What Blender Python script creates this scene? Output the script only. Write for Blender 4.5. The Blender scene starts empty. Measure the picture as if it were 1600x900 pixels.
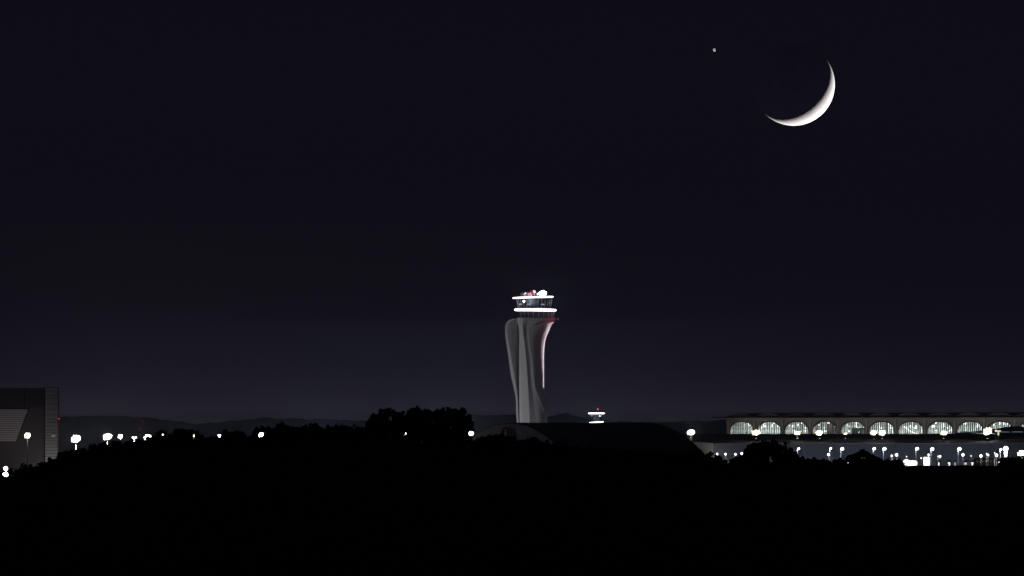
import bpy, bmesh, math, random
from mathutils import Vector, Matrix
R = math.radians
random.seed(7)
sc = bpy.context.scene
col = sc.collection
EXP = 1.5                                # long night exposure, in stops
S = 2.0**-EXP
# ------------------------------------------------------------------ camera
F = 800.0 / math.tan(R(3.2))            # focal length in pixels of the 1600 px frame
HY = 665.0                              # image row of the horizon
CZ = 25.0                               # eye height above the apron
PITCH = math.atan((HY - 450.0) / F)
cd = bpy.data.cameras.new('camera')
cam = bpy.data.objects.new('camera', cd); col.objects.link(cam)
cam.location = (0, 0, CZ); cam.rotation_euler = (R(90) + PITCH, 0, 0)
cd.sensor_width = 36; cd.lens = 18 / math.tan(R(3.2))
cd.clip_start = 1; cd.clip_end = 200000
sc.camera = cam
# ------------------------------------------------------------------ sky, moonlighting sun, exposure
w = bpy.data.worlds.new('World'); sc.world = w; w.use_nodes = True
nt = w.node_tree; N = nt.nodes; L = nt.links
bg = N['Background']
tc = N.new('ShaderNodeTexCoord'); sx = N.new('ShaderNodeSeparateXYZ')
L.new(tc.outputs['Generated'], sx.inputs[0])
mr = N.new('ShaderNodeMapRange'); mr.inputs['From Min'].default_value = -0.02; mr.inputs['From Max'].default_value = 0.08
L.new(sx.outputs['Z'], mr.inputs['Value'])
cr = N.new('ShaderNodeValToRGB'); L.new(mr.outputs[0], cr.inputs[0])
def lin(*c):
    return tuple(((x/255)/12.92 if x <= 10 else (((x/255)+.055)/1.055)**2.4) for x in c) + (1,)
SKY = [(0.0, lin(19, 17.5, 28)), (0.19, lin(19, 17.5, 28)), (0.207, lin(76, 71, 84)), (0.2175, lin(48, 45, 57)), (0.231, lin(33, 30, 40)), (0.26, lin(22, 19.5, 30)), (0.30, lin(17, 14.5, 23.5)), (0.35, lin(14, 11.8, 20.5)), (0.40, lin(14, 11.8, 20.2)), (0.455, lin(14.3, 12, 20.5)), (0.573, lin(15, 13, 21.5)), (0.68, lin(14.5, 12.3, 21)), (1.0, lin(14.5, 12.3, 21))]  # colours below the horizon are lifted to light the moon's dark side
cr.color_ramp.interpolation = 'B_SPLINE'
el = cr.color_ramp.elements
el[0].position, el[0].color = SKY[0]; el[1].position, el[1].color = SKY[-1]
for p, c in SKY[1:-1]:
    e = el.new(p); e.color = c
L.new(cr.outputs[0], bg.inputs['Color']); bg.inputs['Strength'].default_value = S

# the sun is 33 degrees under the horizon, beyond the scene to the lower right: it lights only the moon
sl = bpy.data.lights.new('sun', 'SUN'); sl.energy = 4.6; sl.angle = R(0.5); sl.color = (1, .955, .92)
so = bpy.data.objects.new('sun', sl); col.objects.link(so)
MOON_D = 120000.0
def ray(px, py):
    dx, dy = px - 800.0, 450.0 - py
    return Vector((dx, F*math.cos(PITCH) - dy*math.sin(PITCH), F*math.sin(PITCH) + dy*math.cos(PITCH)))
def at(px, py, Y):
    r = ray(px, py); k = Y / r.y
    return Vector((r.x*k, Y, CZ + r.z*k))
vd = ray(1240, 132).normalized()
elong = R(43.5); pa = math.atan2(-97, 84)
side = Vector((math.cos(pa), 0, math.sin(pa)))
side = (side - vd*side.dot(vd)).normalized()
sundir = vd*math.cos(elong) + side*math.sin(elong)          # towards the sun
so.rotation_euler = (-sundir).to_track_quat('-Z', 'Y').to_euler()
sc.view_settings.view_transform = 'Standard'; sc.view_settings.look = 'None'
sc.view_settings.exposure = EXP; sc.view_settings.gamma = 1; sc.view_settings.use_curve_mapping = False
sc.cycles.volume_bounces = 0; sc.cycles.max_bounces = 5; sc.cycles.sample_clamp_indirect = 1

# ------------------------------------------------------------------ materials
MATS = {}
def mat(name, colr, rough=.7, metal=0, var=0, scale=3.0, spec=.5, bump=0):
    if name in MATS: return MATS[name]
    m = bpy.data.materials.new(name); m.use_nodes = True; MATS[name] = m
    n = m.node_tree.nodes; l = m.node_tree.links; b = n['Principled BSDF']
    b.inputs['Base Color'].default_value = (*colr, 1); b.inputs['Roughness'].default_value = rough
    b.inputs['Metallic'].default_value = metal; b.inputs['Specular IOR Level'].default_value = spec
    if var or bump:
        t = n.new('ShaderNodeTexCoord'); nz = n.new('ShaderNodeTexNoise'); nz.inputs['Scale'].default_value = scale
        nz.inputs['Detail'].default_value = 5
        l.new(t.outputs['Object'], nz.inputs['Vector'])
        if var:
            mx = n.new('ShaderNodeMix'); mx.data_type = 'RGBA'
            mx.inputs['A'].default_value = (*[c*(1-var) for c in colr], 1); mx.inputs['B'].default_value = (*[min(1, c*(1+var)) for c in colr], 1)
            l.new(nz.outputs['Fac'], mx.inputs['Factor']); l.new(mx.outputs['Result'], b.inputs['Base Color'])
        if bump:
            bp = n.new('ShaderNodeBump'); bp.inputs['Strength'].default_value = bump; l.new(nz.outputs['Fac'], bp.inputs['Height']); l.new(bp.outputs[0], b.inputs['Normal'])
    return m
def emi(name, colr, s, sample=False):
    if name in MATS: return MATS[name]
    m = bpy.data.materials.new(name); m.use_nodes = True; MATS[name] = m
    n = m.node_tree.nodes; b = n['Principled BSDF']
    b.inputs['Base Color'].default_value = (.1, .1, .1, 1)
    b.inputs['Emission Color'].default_value = (*colr, 1); b.inputs['Emission Strength'].default_value = s*S
    if not sample: m.cycles.emission_sampling = 'NONE'
    return m
def glass(name, tint, gloss=.12):
    if name in MATS: return MATS[name]
    m = bpy.data.materials.new(name); m.use_nodes = True; MATS[name] = m
    n = m.node_tree.nodes; l = m.node_tree.links; n.remove(n['Principled BSDF'])
    a = n.new('ShaderNodeBsdfTransparent'); a.inputs[0].default_value = (*tint, 1)
    g = n.new('ShaderNodeBsdfGlossy'); g.inputs['Roughness'].default_value = .05
    x = n.new('ShaderNodeMixShader'); x.inputs[0].default_value = gloss
    l.new(a.outputs[0], x.inputs[1]); l.new(g.outputs[0], x.inputs[2]); l.new(x.outputs[0], n['Material Output'].inputs['Surface'])
    return m
M_GROUND = mat('dry_grass_and_soil', (.035, .035, .028), .95, var=.4, scale=.05, spec=0)
M_LEAF = mat('dark_foliage', (.04, .055, .03), .9, var=.5, scale=.6, spec=0)
M_BARK = mat('bark', (.06, .05, .04), .9, var=.3, spec=0)
M_HILL = mat('wooded_hillside', (.04, .055, .035), .95, var=.3, scale=.01, spec=0)
M_CLAD = mat('pale_cladding', (.62, .61, .6), .55, var=.06, scale=.12)
M_DCLAD = mat('dark_metal_cladding', (.07, .07, .08), .6, var=.12, scale=.3)
M_ROOF = mat('black_roofing', (.018, .018, .022), .85, var=.2, scale=.1, spec=.2)
M_STEEL = mat('galvanised_steel', (.5, .52, .54), .5, .2)
M_PAINTW = mat('white_paint', (.8, .8, .8), .5)
M_DARK = mat('dark_steel', (.03, .03, .035), .6)
M_STONE = mat('light_concrete', (.42, .4, .37), .8, var=.12, scale=.2)
M_CONC = mat('grey_concrete', (.3, .3, .31), .85, var=.15, scale=.15)
M_INT = mat('interior_white', (.42, .44, .44), .8)
M_INTD = mat('interior_grey_stone', (.3, .31, .32), .7)
M_WARMP = mat('interior_timber_panel', (.75, .52, .36), .7)
M_REDP = mat('dull_red_paint', (.22, .05, .05), .7)
G_TERM = glass('clear_glazing', (.86, .92, .9), .08)
G_CAB = glass('tinted_glazing', (.45, .55, .62), .12)
E_FLOOD = emi('floodlight_lens', (1, .90, .72), 7)
E_FLOODC = emi('cool_floodlight_lens', (.85, .93, 1), 40)
E_PINKG = emi('pink_globe_lamp', (1, .72, .68), 2.2)
E_WARMG = emi('warm_globe_lamp_dim', (1, .88, .72), 2.4)
E_STREET = emi('led_street_lamp_lens', (.88, .96, 1), 8)
E_GLOBE = emi('warm_globe_lamp', (1, .93, .88), 5)
E_RED = emi('red_obstruction_lens', (1, .02, .06), 1.6)
E_REDB = emi('bright_red_lens', (1, .10, .13), 4)
E_RING = emi('pink_white_ring_light', (1, .84, .95), 5.5)
E_RING2 = emi('white_ring_light', (1, .93, .88), 4.5)
E_DOT = emi('pink_facade_led', (1, .80, .90), 11)
E_BEACON = emi('cool_beacon_lens', (.75, 1, 1), 40)
E_DOWN = emi('ceiling_downlight', (1, .98, .94), 7)
E_SIGN = emi('lit_white_panel', (1, .93, .97), 1.7)
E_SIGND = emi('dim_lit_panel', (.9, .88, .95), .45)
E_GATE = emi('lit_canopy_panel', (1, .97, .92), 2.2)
E_SLOT = emi('dim_strip_window', (.55, .7, .85), .16)

# ------------------------------------------------------------------ helpers
class MB:
    def __init__(s): s.v = []; s.f = []; s.sharp = []
    def add(s, vs, fs):
        o = len(s.v); s.v += [tuple(v) for v in vs]; s.f += [tuple(i+o for i in f) for f in fs]; return s
    def box(s, x0, x1, y0, y1, z0, z1):
        return s.add([(x0,y0,z0),(x1,y0,z0),(x1,y1,z0),(x0,y1,z0),(x0,y0,z1),(x1,y0,z1),(x1,y1,z1),(x0,y1,z1)],
                     [(3,2,1,0),(4,5,6,7),(0,1,5,4),(1,2,6,5),(2,3,7,6),(3,0,4,7)])
    def obox(s, c, u, v, wv):          # oriented box: centre, three half vectors
        c, u, v, wv = map(Vector, (c, u, v, wv))
        P = [c + u*a + v*b + wv*d for d in (-1,1) for a, b in ((-1,-1),(1,-1),(1,1),(-1,1))]
        return s.add(P, [(3,2,1,0),(4,5,6,7),(0,1,5,4),(1,2,6,5),(2,3,7,6),(3,0,4,7)])
    def tube(s, a, b, r0, r1, n=8):
        a, b = Vector(a), Vector(b); d = (b-a).normalized()
        u = d.orthogonal().normalized(); v = d.cross(u)
        P = [c + (u*math.cos(t) + v*math.sin(t))*r for c, r in ((a, r0), (b, r1)) for t in [2*math.pi*i/n for i in range(n)]]
        F_ = [(i, (i+1) % n, n+(i+1) % n, n+i) for i in range(n)] + [tuple(range(n))[::-1], tuple(range(n, 2*n))]
        return s.add(P, F_)
    def lathe(s, prof, n=32, cx=0, cy=0, cap=True, sy=1.0):
        k = len(prof)
        P = [(cx + r*math.cos(2*math.pi*i/n), cy + sy*r*math.sin(2*math.pi*i/n), z) for r, z in prof for i in range(n)]
        F_ = [(j*n+i, j*n+(i+1) % n, (j+1)*n+(i+1) % n, (j+1)*n+i) for j in range(k-1) for i in range(n)]
        if cap: F_ += [tuple(range(n))[::-1], tuple(range((k-1)*n, k*n))]
        return s.add(P, F_)
    def ball(s, c, r, n=12, m=8, sz=1.0):
        cx, cy, cz = c
        P = [(cx, cy, cz-r*sz)]
        for j in range(1, m):
            a = math.pi*j/m - math.pi/2
            P += [(cx + r*math.cos(a)*math.cos(2*math.pi*i/n), cy + r*math.cos(a)*math.sin(2*math.pi*i/n), cz + r*sz*math.sin(a)) for i in range(n)]
        P.append((cx, cy, cz+r*sz))
        F_ = [(0, 1+(i+1) % n, 1+i) for i in range(n)]
        for j in range(m-2):
            F_ += [(1+j*n+i, 1+j*n+(i+1) % n, 1+(j+1)*n+(i+1) % n, 1+(j+1)*n+i) for i in range(n)]
        e = len(P)-1
        F_ += [(e, 1+(m-2)*n+i, 1+(m-2)*n+(i+1) % n) for i in range(n)]
        return s.add(P, F_)
    def mesh(s, name, m, smooth=False):
        me = bpy.data.meshes.new(name); me.from_pydata(s.v, [], s.f); me.materials.append(m)
        if smooth: me.polygons.foreach_set('use_smooth', [True]*len(me.polygons))
        me.update(); return me
    def build(s, name, m, parent=None, smooth=False, loc=None, kind=None):
        return link(name, s.mesh(name, m, smooth), parent, loc, kind)
def link(name, me, parent=None, loc=None, kind=None):
    o = bpy.data.objects.new(name, me); col.objects.link(o)
    if parent is not None: o.parent = parent
    if loc is not None: o.location = loc
    if kind: o['kind'] = kind
    return o
def thing(name, label, cat, loc=(0,0,0), group=None, rz=0):
    o = bpy.data.objects.new(name, None); col.objects.link(o); o.location = loc; o.rotation_euler.z = rz
    o['label'] = label; o['category'] = cat
    if group: o['group'] = group
    return o
def tag(o, label, cat, group=None):
    o['label'] = label; o['category'] = cat
    if group: o['group'] = group
    return o
def lamp(parent, loc, watts, colr, radius=.5, kind='POINT', aim=None, cone=60, name='lamp_light'):
    l = bpy.data.lights.new(name, kind); l.energy = watts*S; l.color = colr; l.shadow_soft_size = radius
    o = bpy.data.objects.new(name, l); col.objects.link(o); o.parent = parent; o.location = loc
    if kind == 'SPOT': l.spot_size = R(cone); l.spot_blend = .8
    if aim is not None: o.rotation_euler = (Vector(aim)-Vector(loc)).to_track_quat('-Z', 'Y').to_euler()
    return o
def pchip(xs, ys, x):
    if x <= xs[0]: return ys[0]
    if x >= xs[-1]: return ys[-1]
    n = len(xs)
    i = max(k for k in range(n-1) if xs[k] <= x)
    def d(k): return (ys[k+1]-ys[k])/(xs[k+1]-xs[k])
    def sl_(k):
        if k == 0: return d(0)
        if k == n-1: return d(n-2)
        a, b = d(k-1), d(k)
        return 0 if a*b <= 0 else 2*a*b/(a+b)
    h = xs[i+1]-xs[i]; t = (x-xs[i])/h
    return ((2*t**3-3*t*t+1)*ys[i] + (t**3-2*t*t+t)*h*sl_(i) + (-2*t**3+3*t*t)*ys[i+1] + (t**3-t*t)*h*sl_(i+1))
def lerp(xs, ys, x):
    if x <= xs[0]: return ys[0]
    for i in range(len(xs)-1):
        if x <= xs[i+1]: return ys[i] + (ys[i+1]-ys[i])*(x-xs[i])/(xs[i+1]-xs[i])
    return ys[-1]
def mpp(Y): return Y/F                 # metres per photograph pixel at distance Y
def zat(py, Y): return at(800, py, Y).z
def xat(px, Y): return at(px, HY, Y).x
ORD = ['first','second','third','fourth','fifth','sixth','seventh','eighth','ninth','tenth','eleventh','twelfth','thirteenth','fourteenth','fifteenth','sixteenth','seventeenth','eighteenth']

# ------------------------------------------------------------------ ground and hills
CRX = [-300,-50,0,30,60,90,130,170,230,300,400,450,540,640,735,760,800,860,900,1000,1100,1160,1240,1400,1500,1600,1900]
CRY = [752,752,750,748,744,734,720,710,704,699,697,690,688,694,702,703,708,708,713,717,724,729,730.5,730,729.5,728.5,730]
RIDGE = 1500.0
def hsh(a, b):
    v = math.sin(a*12.9898 + b*78.233)*43758.5453; return v - math.floor(v)
def noise1(x, s):
    x *= s; i = math.floor(x); t = x-i; t = t*t*(3-2*t)
    return hsh(i, s)*(1-t) + hsh(i+1, s)*t - .5
def crest(x):
    px = 800 + x/mpp(RIDGE)
    return zat(lerp(CRX, CRY, px), RIDGE) + .25*noise1(x, .23) + .12*noise1(x, .9)
def ground_z(x, y):
    c = crest(x)
    if y < RIDGE: return lerp([0,60,300,900,1300,RIDGE], [23.3,23.2,19.4,13.5,c-2.2,c], y)
    if y < 2700:
        t = (y-RIDGE)/1200; t = t*t*(3-2*t); return c*(1-t)
    return 0.0
xs = [-90000,-40000,-16000,-9000,-5000,-2500,-1200,-600,-350,-220] + [-150+1.5*i for i in range(201)] + [220,350,600,1200,2500,5000,9000,16000,40000,90000]
ys = [-9000,-3000,-1000,-200,0,40,100,200,350,550,750,950,1100,1220,1320,1400,1450,1480,1500,1520,1560,1620,1700,1800,1950,2100,2300,2500,2700,3200,4000,5000,6500,9000,12000,16000,40000,90000]
g = MB(); nx = len(xs)
for y in ys:
    for x in xs: g.v.append((x, y, ground_z(x, y)))
for j in range(len(ys)-1):
    for i in range(nx-1): g.f.append((j*nx+i, j*nx+i+1, (j+1)*nx+i+1, (j+1)*nx+i))
go = g.build('ground', M_GROUND, smooth=True, kind='structure')
# wooded hills on the horizon
HX = [-400,0,90,150,200,250,300,365,415,430,500,560,640,735,780,840,868,872,878,886,893,900,913,960,1030,1085,1130,1250,1400,1500,1700,2200]
HYs = [662,655,652,649,651,656,662,657,651,653.5,655,655.5,654,651,650,650,649,647.5,648,646,649,651,654,657,659,657,655,653,652,654,652,660]
HD = 12500.0
def hill_h(x):
    px = 800 + x/mpp(HD)
    z = zat(lerp(HX, HYs, px), HD)
    return z + 3.2*noise1(x, .02) + 2.2*noise1(x, .06) + 1.4*noise1(x, .17) + 2.2*max(0, noise1(x, .31))*max(0, noise1(x, .013)*2+.4)
hx = [-12000,-9000,-6000,-4000,-2500,-1600] + [-1100+3*i for i in range(735)] + [1600,2500,4000,6000,9000,12000]
h = MB(); n = len(hx)
rows = [(-1500,-1),(-900,.12),(-300,.75),(0,1.0),(400,.8),(1200,.3),(2000,-1)]
for dy, k in rows:
    for x in hx:
        z = -1.0 if k < 0 else hill_h(x)*k + (0 if k == 1 else 1.5*noise1(x+dy, .01))
        h.v.append((x, HD+dy, z))
for j in range(len(rows)-1):
    for i in range(n-1): h.f.append((j*n+i, j*n+i+1, (j+1)*n+i+1, (j+1)*n+i))
h.build('hills', M_HILL, smooth=True, kind='structure')

# ------------------------------------------------------------------ moon and planet
def moon_mat():
    m = bpy.data.materials.new('lunar_dust'); m.use_nodes = True
    n = m.node_tree.nodes; l = m.node_tree.links; b = n['Principled BSDF']
    b.inputs['Roughness'].default_value = 1;  b.inputs['Specular IOR Level'].default_value = 0
    t = n.new('ShaderNodeTexCoord'); a = n.new('ShaderNodeTexNoise'); a.inputs['Scale'].default_value = 3.0/544; a.inputs['Detail'].default_value = 8; a.inputs['Roughness'].default_value = .6
    l.new(t.outputs['Object'], a.inputs['Vector'])
    r = n.new('ShaderNodeValToRGB'); r.color_ramp.elements[0].position = .40; r.color_ramp.elements[0].color = (.87,.855,.87,1)
    r.color_ramp.elements[1].position = .58; r.color_ramp.elements[1].color = (.97,.955,.96,1)
    l.new(a.outputs['Fac'], r.inputs[0]); l.new(r.outputs[0], b.inputs['Base Color'])
    v = n.new('ShaderNodeTexNoise'); v.inputs['Scale'].default_value = 22/544; v.inputs['Detail'].default_value = 6; l.new(t.outputs['Object'], v.inputs['Vector'])
    bp = n.new('ShaderNodeBump'); bp.inputs['Strength'].default_value = .5; bp.inputs['Distance'].default_value = 4; l.new(v.outputs['Fac'], bp.inputs['Height']); l.new(bp.outputs[0], b.inputs['Normal'])
    return m
mo = MB().ball((0,0,0), 64.3*mpp(MOON_D), 160, 80).build('moon', moon_mat(), smooth=True, loc=CZ*Vector((0,0,1)) + vd*MOON_D)
tag(mo, 'thin bright crescent moon lit from its lower right in the dark sky', 'moon')
pd = ray(1116, 78).normalized()*150000
pl = MB().ball((0,0,0), 2.0*mpp(150000), 24, 12, 1.25).build('planet', emi('glowing_planet', (.9,.88,1), .37), smooth=True, loc=pd + Vector((0,0,CZ)))  # planet glows by emission in place of reflected sunlight
tag(pl, 'tiny pale planet shining alone left of the crescent moon', 'planet')

# ------------------------------------------------------------------ control tower
TY = 5500.0; m5 = mpp(TY); TPX = 830.0
tower = thing('control_tower', 'tall tulip shaped pale control tower with two glowing pink white rings and bright beacon', 'control tower', (xat(TPX, TY), TY, 0))
def tx(px): return (px-TPX)*m5
def tz(py): return zat(py, TY)
def loft(keys, ptsf, levels, name, m, sharp, cap=True, parent=tower):
    """keys: dict name -> (ys, xs); ptsf(get) -> closed polygon of (x_px, depth_m)"""
    bm = bmesh.new(); rings = []
    for py in levels:
        pts = ptsf(lambda k: pchip(keys[k][0], keys[k][1], py), py)
        rings.append([bm.verts.new((tx(px), d, tz(py))) for px, d in pts])
    n = len(rings[0])
    for j in range(len(rings)-1):
        for i in range(n):
            try: f = bm.faces.new((rings[j][i], rings[j][(i+1) % n], rings[j+1][(i+1) % n], rings[j+1][i])); f.smooth = True
            except ValueError: pass
    if cap:
        bm.faces.new(rings[0]); bm.faces.new(rings[-1][::-1])
    bm.edges.ensure_lookup_table()
    for j in range(len(rings)-1):
        for i in sharp:
            e = bm.edges.get((rings[j][i], rings[j+1][i]))
            if e: e.smooth = False
    for rg in (rings[0], rings[-1]):
        for i in range(n):
            e = bm.edges.get((rg[i], rg[(i+1) % n]))
            if e: e.smooth = False
    bmesh.ops.recalc_face_normals(bm, faces=bm.faces)
    me = bpy.data.meshes.new(name); bm.to_mesh(me); bm.free(); me.materials.append(m)
    return link(name, me, parent)
def tower_mat(name, base, joint=2.1):
    m = bpy.data.materials.new(name); m.use_nodes = True
    n = m.node_tree.nodes; l = m.node_tree.links; b = n['Principled BSDF']; b.inputs['Roughness'].default_value = .5
    t = n.new('ShaderNodeTexCoord'); s = n.new('ShaderNodeSeparateXYZ'); l.new(t.outputs['Object'], s.inputs[0])
    d = n.new('ShaderNodeMath'); d.operation = 'DIVIDE'; d.inputs[1].default_value = joint; l.new(s.outputs['Z'], d.inputs[0])
    fr = n.new('ShaderNodeMath'); fr.operation = 'FRACT'; l.new(d.outputs[0], fr.inputs[0])
    lt = n.new('ShaderNodeMath'); lt.operation = 'LESS_THAN'; lt.inputs[1].default_value = .10; l.new(fr.outputs[0], lt.inputs[0])
    nz = n.new('ShaderNodeTexNoise'); nz.inputs['Scale'].default_value = .25; nz.inputs['Detail'].default_value = 4; l.new(t.outputs['Object'], nz.inputs['Vector'])
    mx = n.new('ShaderNodeMix'); mx.data_type = 'RGBA'; mx.inputs['A'].default_value = (*[c*.92 for c in base],1); mx.inputs['B'].default_value = (*[c*1.05 for c in base],1)
    l.new(nz.outputs['Fac'], mx.inputs['Factor'])
    m2 = n.new('ShaderNodeMix'); m2.data_type = 'RGBA'; m2.inputs['B'].default_value = (*[c*.82 for c in base],1)
    l.new(lt.outputs[0], m2.inputs['Factor']); l.new(mx.outputs['Result'], m2.inputs['A']); l.new(m2.outputs['Result'], b.inputs['Base Color'])
    return m
M_TOW = tower_mat('pale_metal_tower_cladding', (.58,.575,.57))
M_TOW2 = tower_mat('pale_metal_petal_cladding', (.52,.52,.54), 2.6)
ky = [497,499,503,506,510,516,520,529,542,554,572,600,606,612,624.6,634,643,652,661,690,731]
K = {
 'R': (ky, [868,869,866,862.5,860,857.5,856,852,850,849.3,849.2,849.2,849.3,850.5,853.5,855.5,856.5,856,855,852,850]),
 'C0': ([497,499,503,510,520,540,560,581,604,625,643,661,731], [807,807.5,808.5,810,811,811,811,811,811,811.2,811.4,811.5,812]),
 'Cb': ([497,503,510,520,540,560,581,604,625,643,661,731], [812,812.5,813,814,813.5,813.8,814.5,815,815.5,816,816.2,817]),
 'C1': ([497,503,510,520,540,560,581,604,625,643,661,731], [817.5,817,816.8,817.5,820,822,823.5,825,826,827,828,829]),
 'C2': ([497,503,510,520,540,560,581,604,625,643,661,731], [830,826,823,822,825,828,829,831,834,836,838,838]),
}
def core(g, py):
    c0, cb, c1, c2, r = g('C0'), g('Cb'), g('C1'), g('C2'), g('R')
    P = [(c0,-3.5),(cb,-9),(c1,-10.2),(c2,-9.2)]
    for t, d in ((.35,-9.0),(.65,-7.6),(.85,-5),(.96,-2.5),(1,0),(.96,3),(.8,6),(.5,8.5)): P.append((c2+(r-c2)*t, d))
    P += [(c1,9),(c0,6)]
    return P
lev = [497,498,499.5,501,503,505,507.5,510,513,516,520,525,530,536,542,548,554,560,566,572,578,584,590,596,602,606,609,612,616,620,625,630,635,640,644,648,652,657,661,668,676,690,710,731]
loft(K, core, lev, 'shaft', M_TOW, (0,1,2,3,13))
A = {
 'A0': ([498.5,499.3,500.5,503,506,510,520,530,540,560,581,604,625,643,661,731],[802,798,795,791.5,790,789,789,790,791.5,794.6,797.3,802,806,806.3,807.3,807.5]),
 'A1': ([498.5,499.3,500.5,503,506,510,520,540,560,581,604,625,643,661,731],[804,801.5,799,796,794.5,793.4,793.2,795.8,799,802,806.3,809,809.7,810.3,811]),
 'A2': ([498.5,503,510,520,540,560,581,604,625,643,661,731],[808,808,808,808.5,809.5,810.5,811,811.6,812,812.3,812.6,813]),
}
def leftp(g, py):
    a0, a1, a2 = g('A0'), g('A1'), g('A2')
    return [(a0,1.5),(a0*.8+a1*.2,-1.0),(a1,-4.2),(a1*.8+a2*.2,-3.2),(a1*.4+a2*.6,-.6),(a2,-.2),(a2,4.5),(a0*.6+a1*.4,5)]
loft(A, leftp, [498.5,498.9,499.3,499.9,500.5,501.5,503,505,507,510]+[l for l in lev if l > 510], 'left_petal', M_TOW2, (0,2,5,6))
E = {'E': ([503.6,504.5,506,509,512,516,520,530,545,560,581,604,625,643],[856,848,841,833.5,829,826,824.5,824.8,827,830,832,835.5,843,850]), 'R': K['R']}
def rpt(e, r, c2, t):
    x = e+(r-e)*t
    u = (x-c2)/(r-c2)
    d = lerp([0,.35,.65,.85,.96,1],[-9.2,-9.0,-7.6,-5,-2.5,0], u)
    return x, d
def rightp(g, py):
    e, r = g('E'), g('R'); c2 = pchip(*K['C2'], py)
    P = []
    for t in (0,.02,.25,.5,.7,.85,.95,1): 
        x, d = rpt(e, r, c2, t); P.append((x + (.5 if t == 1 else .25 if t > .8 else 0), d - (0.0 if t == 0 else 1.0*(1-t*.7))))
    P.append((r+.3, 1.2)); P.append(((e+r)/2, -2)); 
    return P
loft(E, rightp, [503.6,504,504.5,505.2,506,507.5,509,510.5,512,514,516,518,520,525,530,536,542,548,554,560,566,572,578,584,590,596,602,606,609,612,616,620,625,630,635,640,643], 'right_petal', M_TOW, (0,1,7,8))
# rows of pink facade leds climbing the right flank
def flank(py, x):
    """point and outward normal on the right flank at image row py, x in px"""
    if 503.6 < py < 643: P = rightp(lambda k: pchip(E[k][0], E[k][1], py), py)[1:9]
    else: P = core(lambda k: pchip(K[k][0], K[k][1], py), py)[3:9]
    for a, b in zip(P[:-1], P[1:]):
        if a[0] <= x <= b[0]:
            f = (x-a[0])/max(1e-6, b[0]-a[0]); d = a[1]+(b[1]-a[1])*f
            tvec = Vector(((b[0]-a[0])*m5, b[1]-a[1], 0)).normalized()
            return Vector((tx(x), d, tz(py))), Vector((tvec.y, -tvec.x, 0)), tvec
    return None
dots = MB(); py = 509.0
while py < 608:
    t = min(1, (py-508)/100)
    wpx = 5.4*(1-t)**1.3 + 1.7
    n = max(2, int(round(wpx/1.05)))
    for i in range(n):
        f = i/(n-1)
        yy = py - f*wpx*.82
        if yy < 503.8: continue
        rr = pchip(K['R'][0], K['R'][1], yy) + .35
        q = flank(yy, rr - wpx*(1-f)*.97)
        if q is None: continue
        c, nr, tv = q
        sz = (.05 + .19*f**1.3) * (1 - .15*t)
        dots.obox(c + nr*.03, tv*sz, nr*.02, Vector((0,0,sz)))
    py += 5.2 - 2.0*t
dots.build('facade_led', E_DOT, tower, kind='stuff')
# dark top rim, neck, rings, cab
cxn = tx(839); c_ring1 = tx(836.5); c_cab = tx(834.8); c_ring2 = tx(832.8)
MB().lathe([(30.5*m5, tz(497.6)), (31*m5, tz(496.6)), (26*m5, tz(496.0))], 40, tx(838.5), 0).build('top_rim', M_DCLAD, tower)
MB().lathe([(25.5*m5, tz(496.0)), (27*m5, tz(487.5))], 40, cxn, 0).build('neck', mat('dark_neck_glazing', (.06,.065,.075), .25), tower, smooth=False)
nm = MB()
for i in range(20):
    a = 2*math.pi*i/20 + .1
    nm.tube((cxn+25.9*m5*math.cos(a), 25.9*m5*math.sin(a), tz(496)), (cxn+27.3*m5*math.cos(a), 27.3*m5*math.sin(a), tz(487.6)), .14, .14, 5)
nm.build('neck_mullion', M_STEEL, tower, kind='stuff')
for nm_, cx_, r_, y0, y1, tilt, em in (('lower_ring_light', c_ring1, 32.6, 481.9, 486.9, -.010, E_RING), ('upper_ring_light', c_ring2, 31.8, 463.2, 466.2, .030, E_RING)):
    zc = (tz(y0)+tz(y1))/2; hh = (tz(y0)-tz(y1))/2*.66
    rm = r_*m5
    ring = MB().lathe([(rm*.93,-hh),(rm*.985,-hh*.8),(rm,-hh*.2),(rm,hh*.3),(rm*.985,hh*.85),(rm*.93,hh)], 56, 0, 0, cap=False)
    ro = ring.build(nm_, em, tower, smooth=True, loc=(cx_, 0, zc)); ro.rotation_euler = (0, -tilt, 0)
    so_ = MB().lathe([(.5,-hh*.9),(rm*.94,-hh*.9),(rm*.94,hh*.9),(.5,hh*.9)], 56, 0, 0).build('ring_deck', M_DCLAD, ro)
# cab
MB().lathe([(25.5*m5, tz(481.8)), (27.6*m5, tz(467.0))], 28, c_cab, 0, cap=False).build('cab_glazing', G_CAB, tower)
cm = MB()
for i in range(28):
    a = 2*math.pi*i/28
    cm.tube((c_cab+25.6*m5*math.cos(a), 25.6*m5*math.sin(a), tz(481.6)), (c_cab+27.7*m5*math.cos(a), 27.7*m5*math.sin(a), tz(467)), .12, .12, 5)
cm.build('cab_mullion', M_STEEL, tower, kind='stuff')
MB().lathe([(14*m5, tz(481.5)), (13*m5, tz(467.2))], 20, c_cab, 0).build('cab_core', M_CONC, tower)
MB().lathe([(25.2*m5, tz(481.6)), (25.4*m5, tz(477.6))], 28, c_cab, 0, cap=False).build('cab_parapet', M_DCLAD, tower)
MB().ball((0,0,0), 2.0*m5, 14, 10).build('cab_lamp', E_GLOBE, tower, smooth=True, loc=(tx(818.7), -8.0, tz(471)))
cs = MB()
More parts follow.
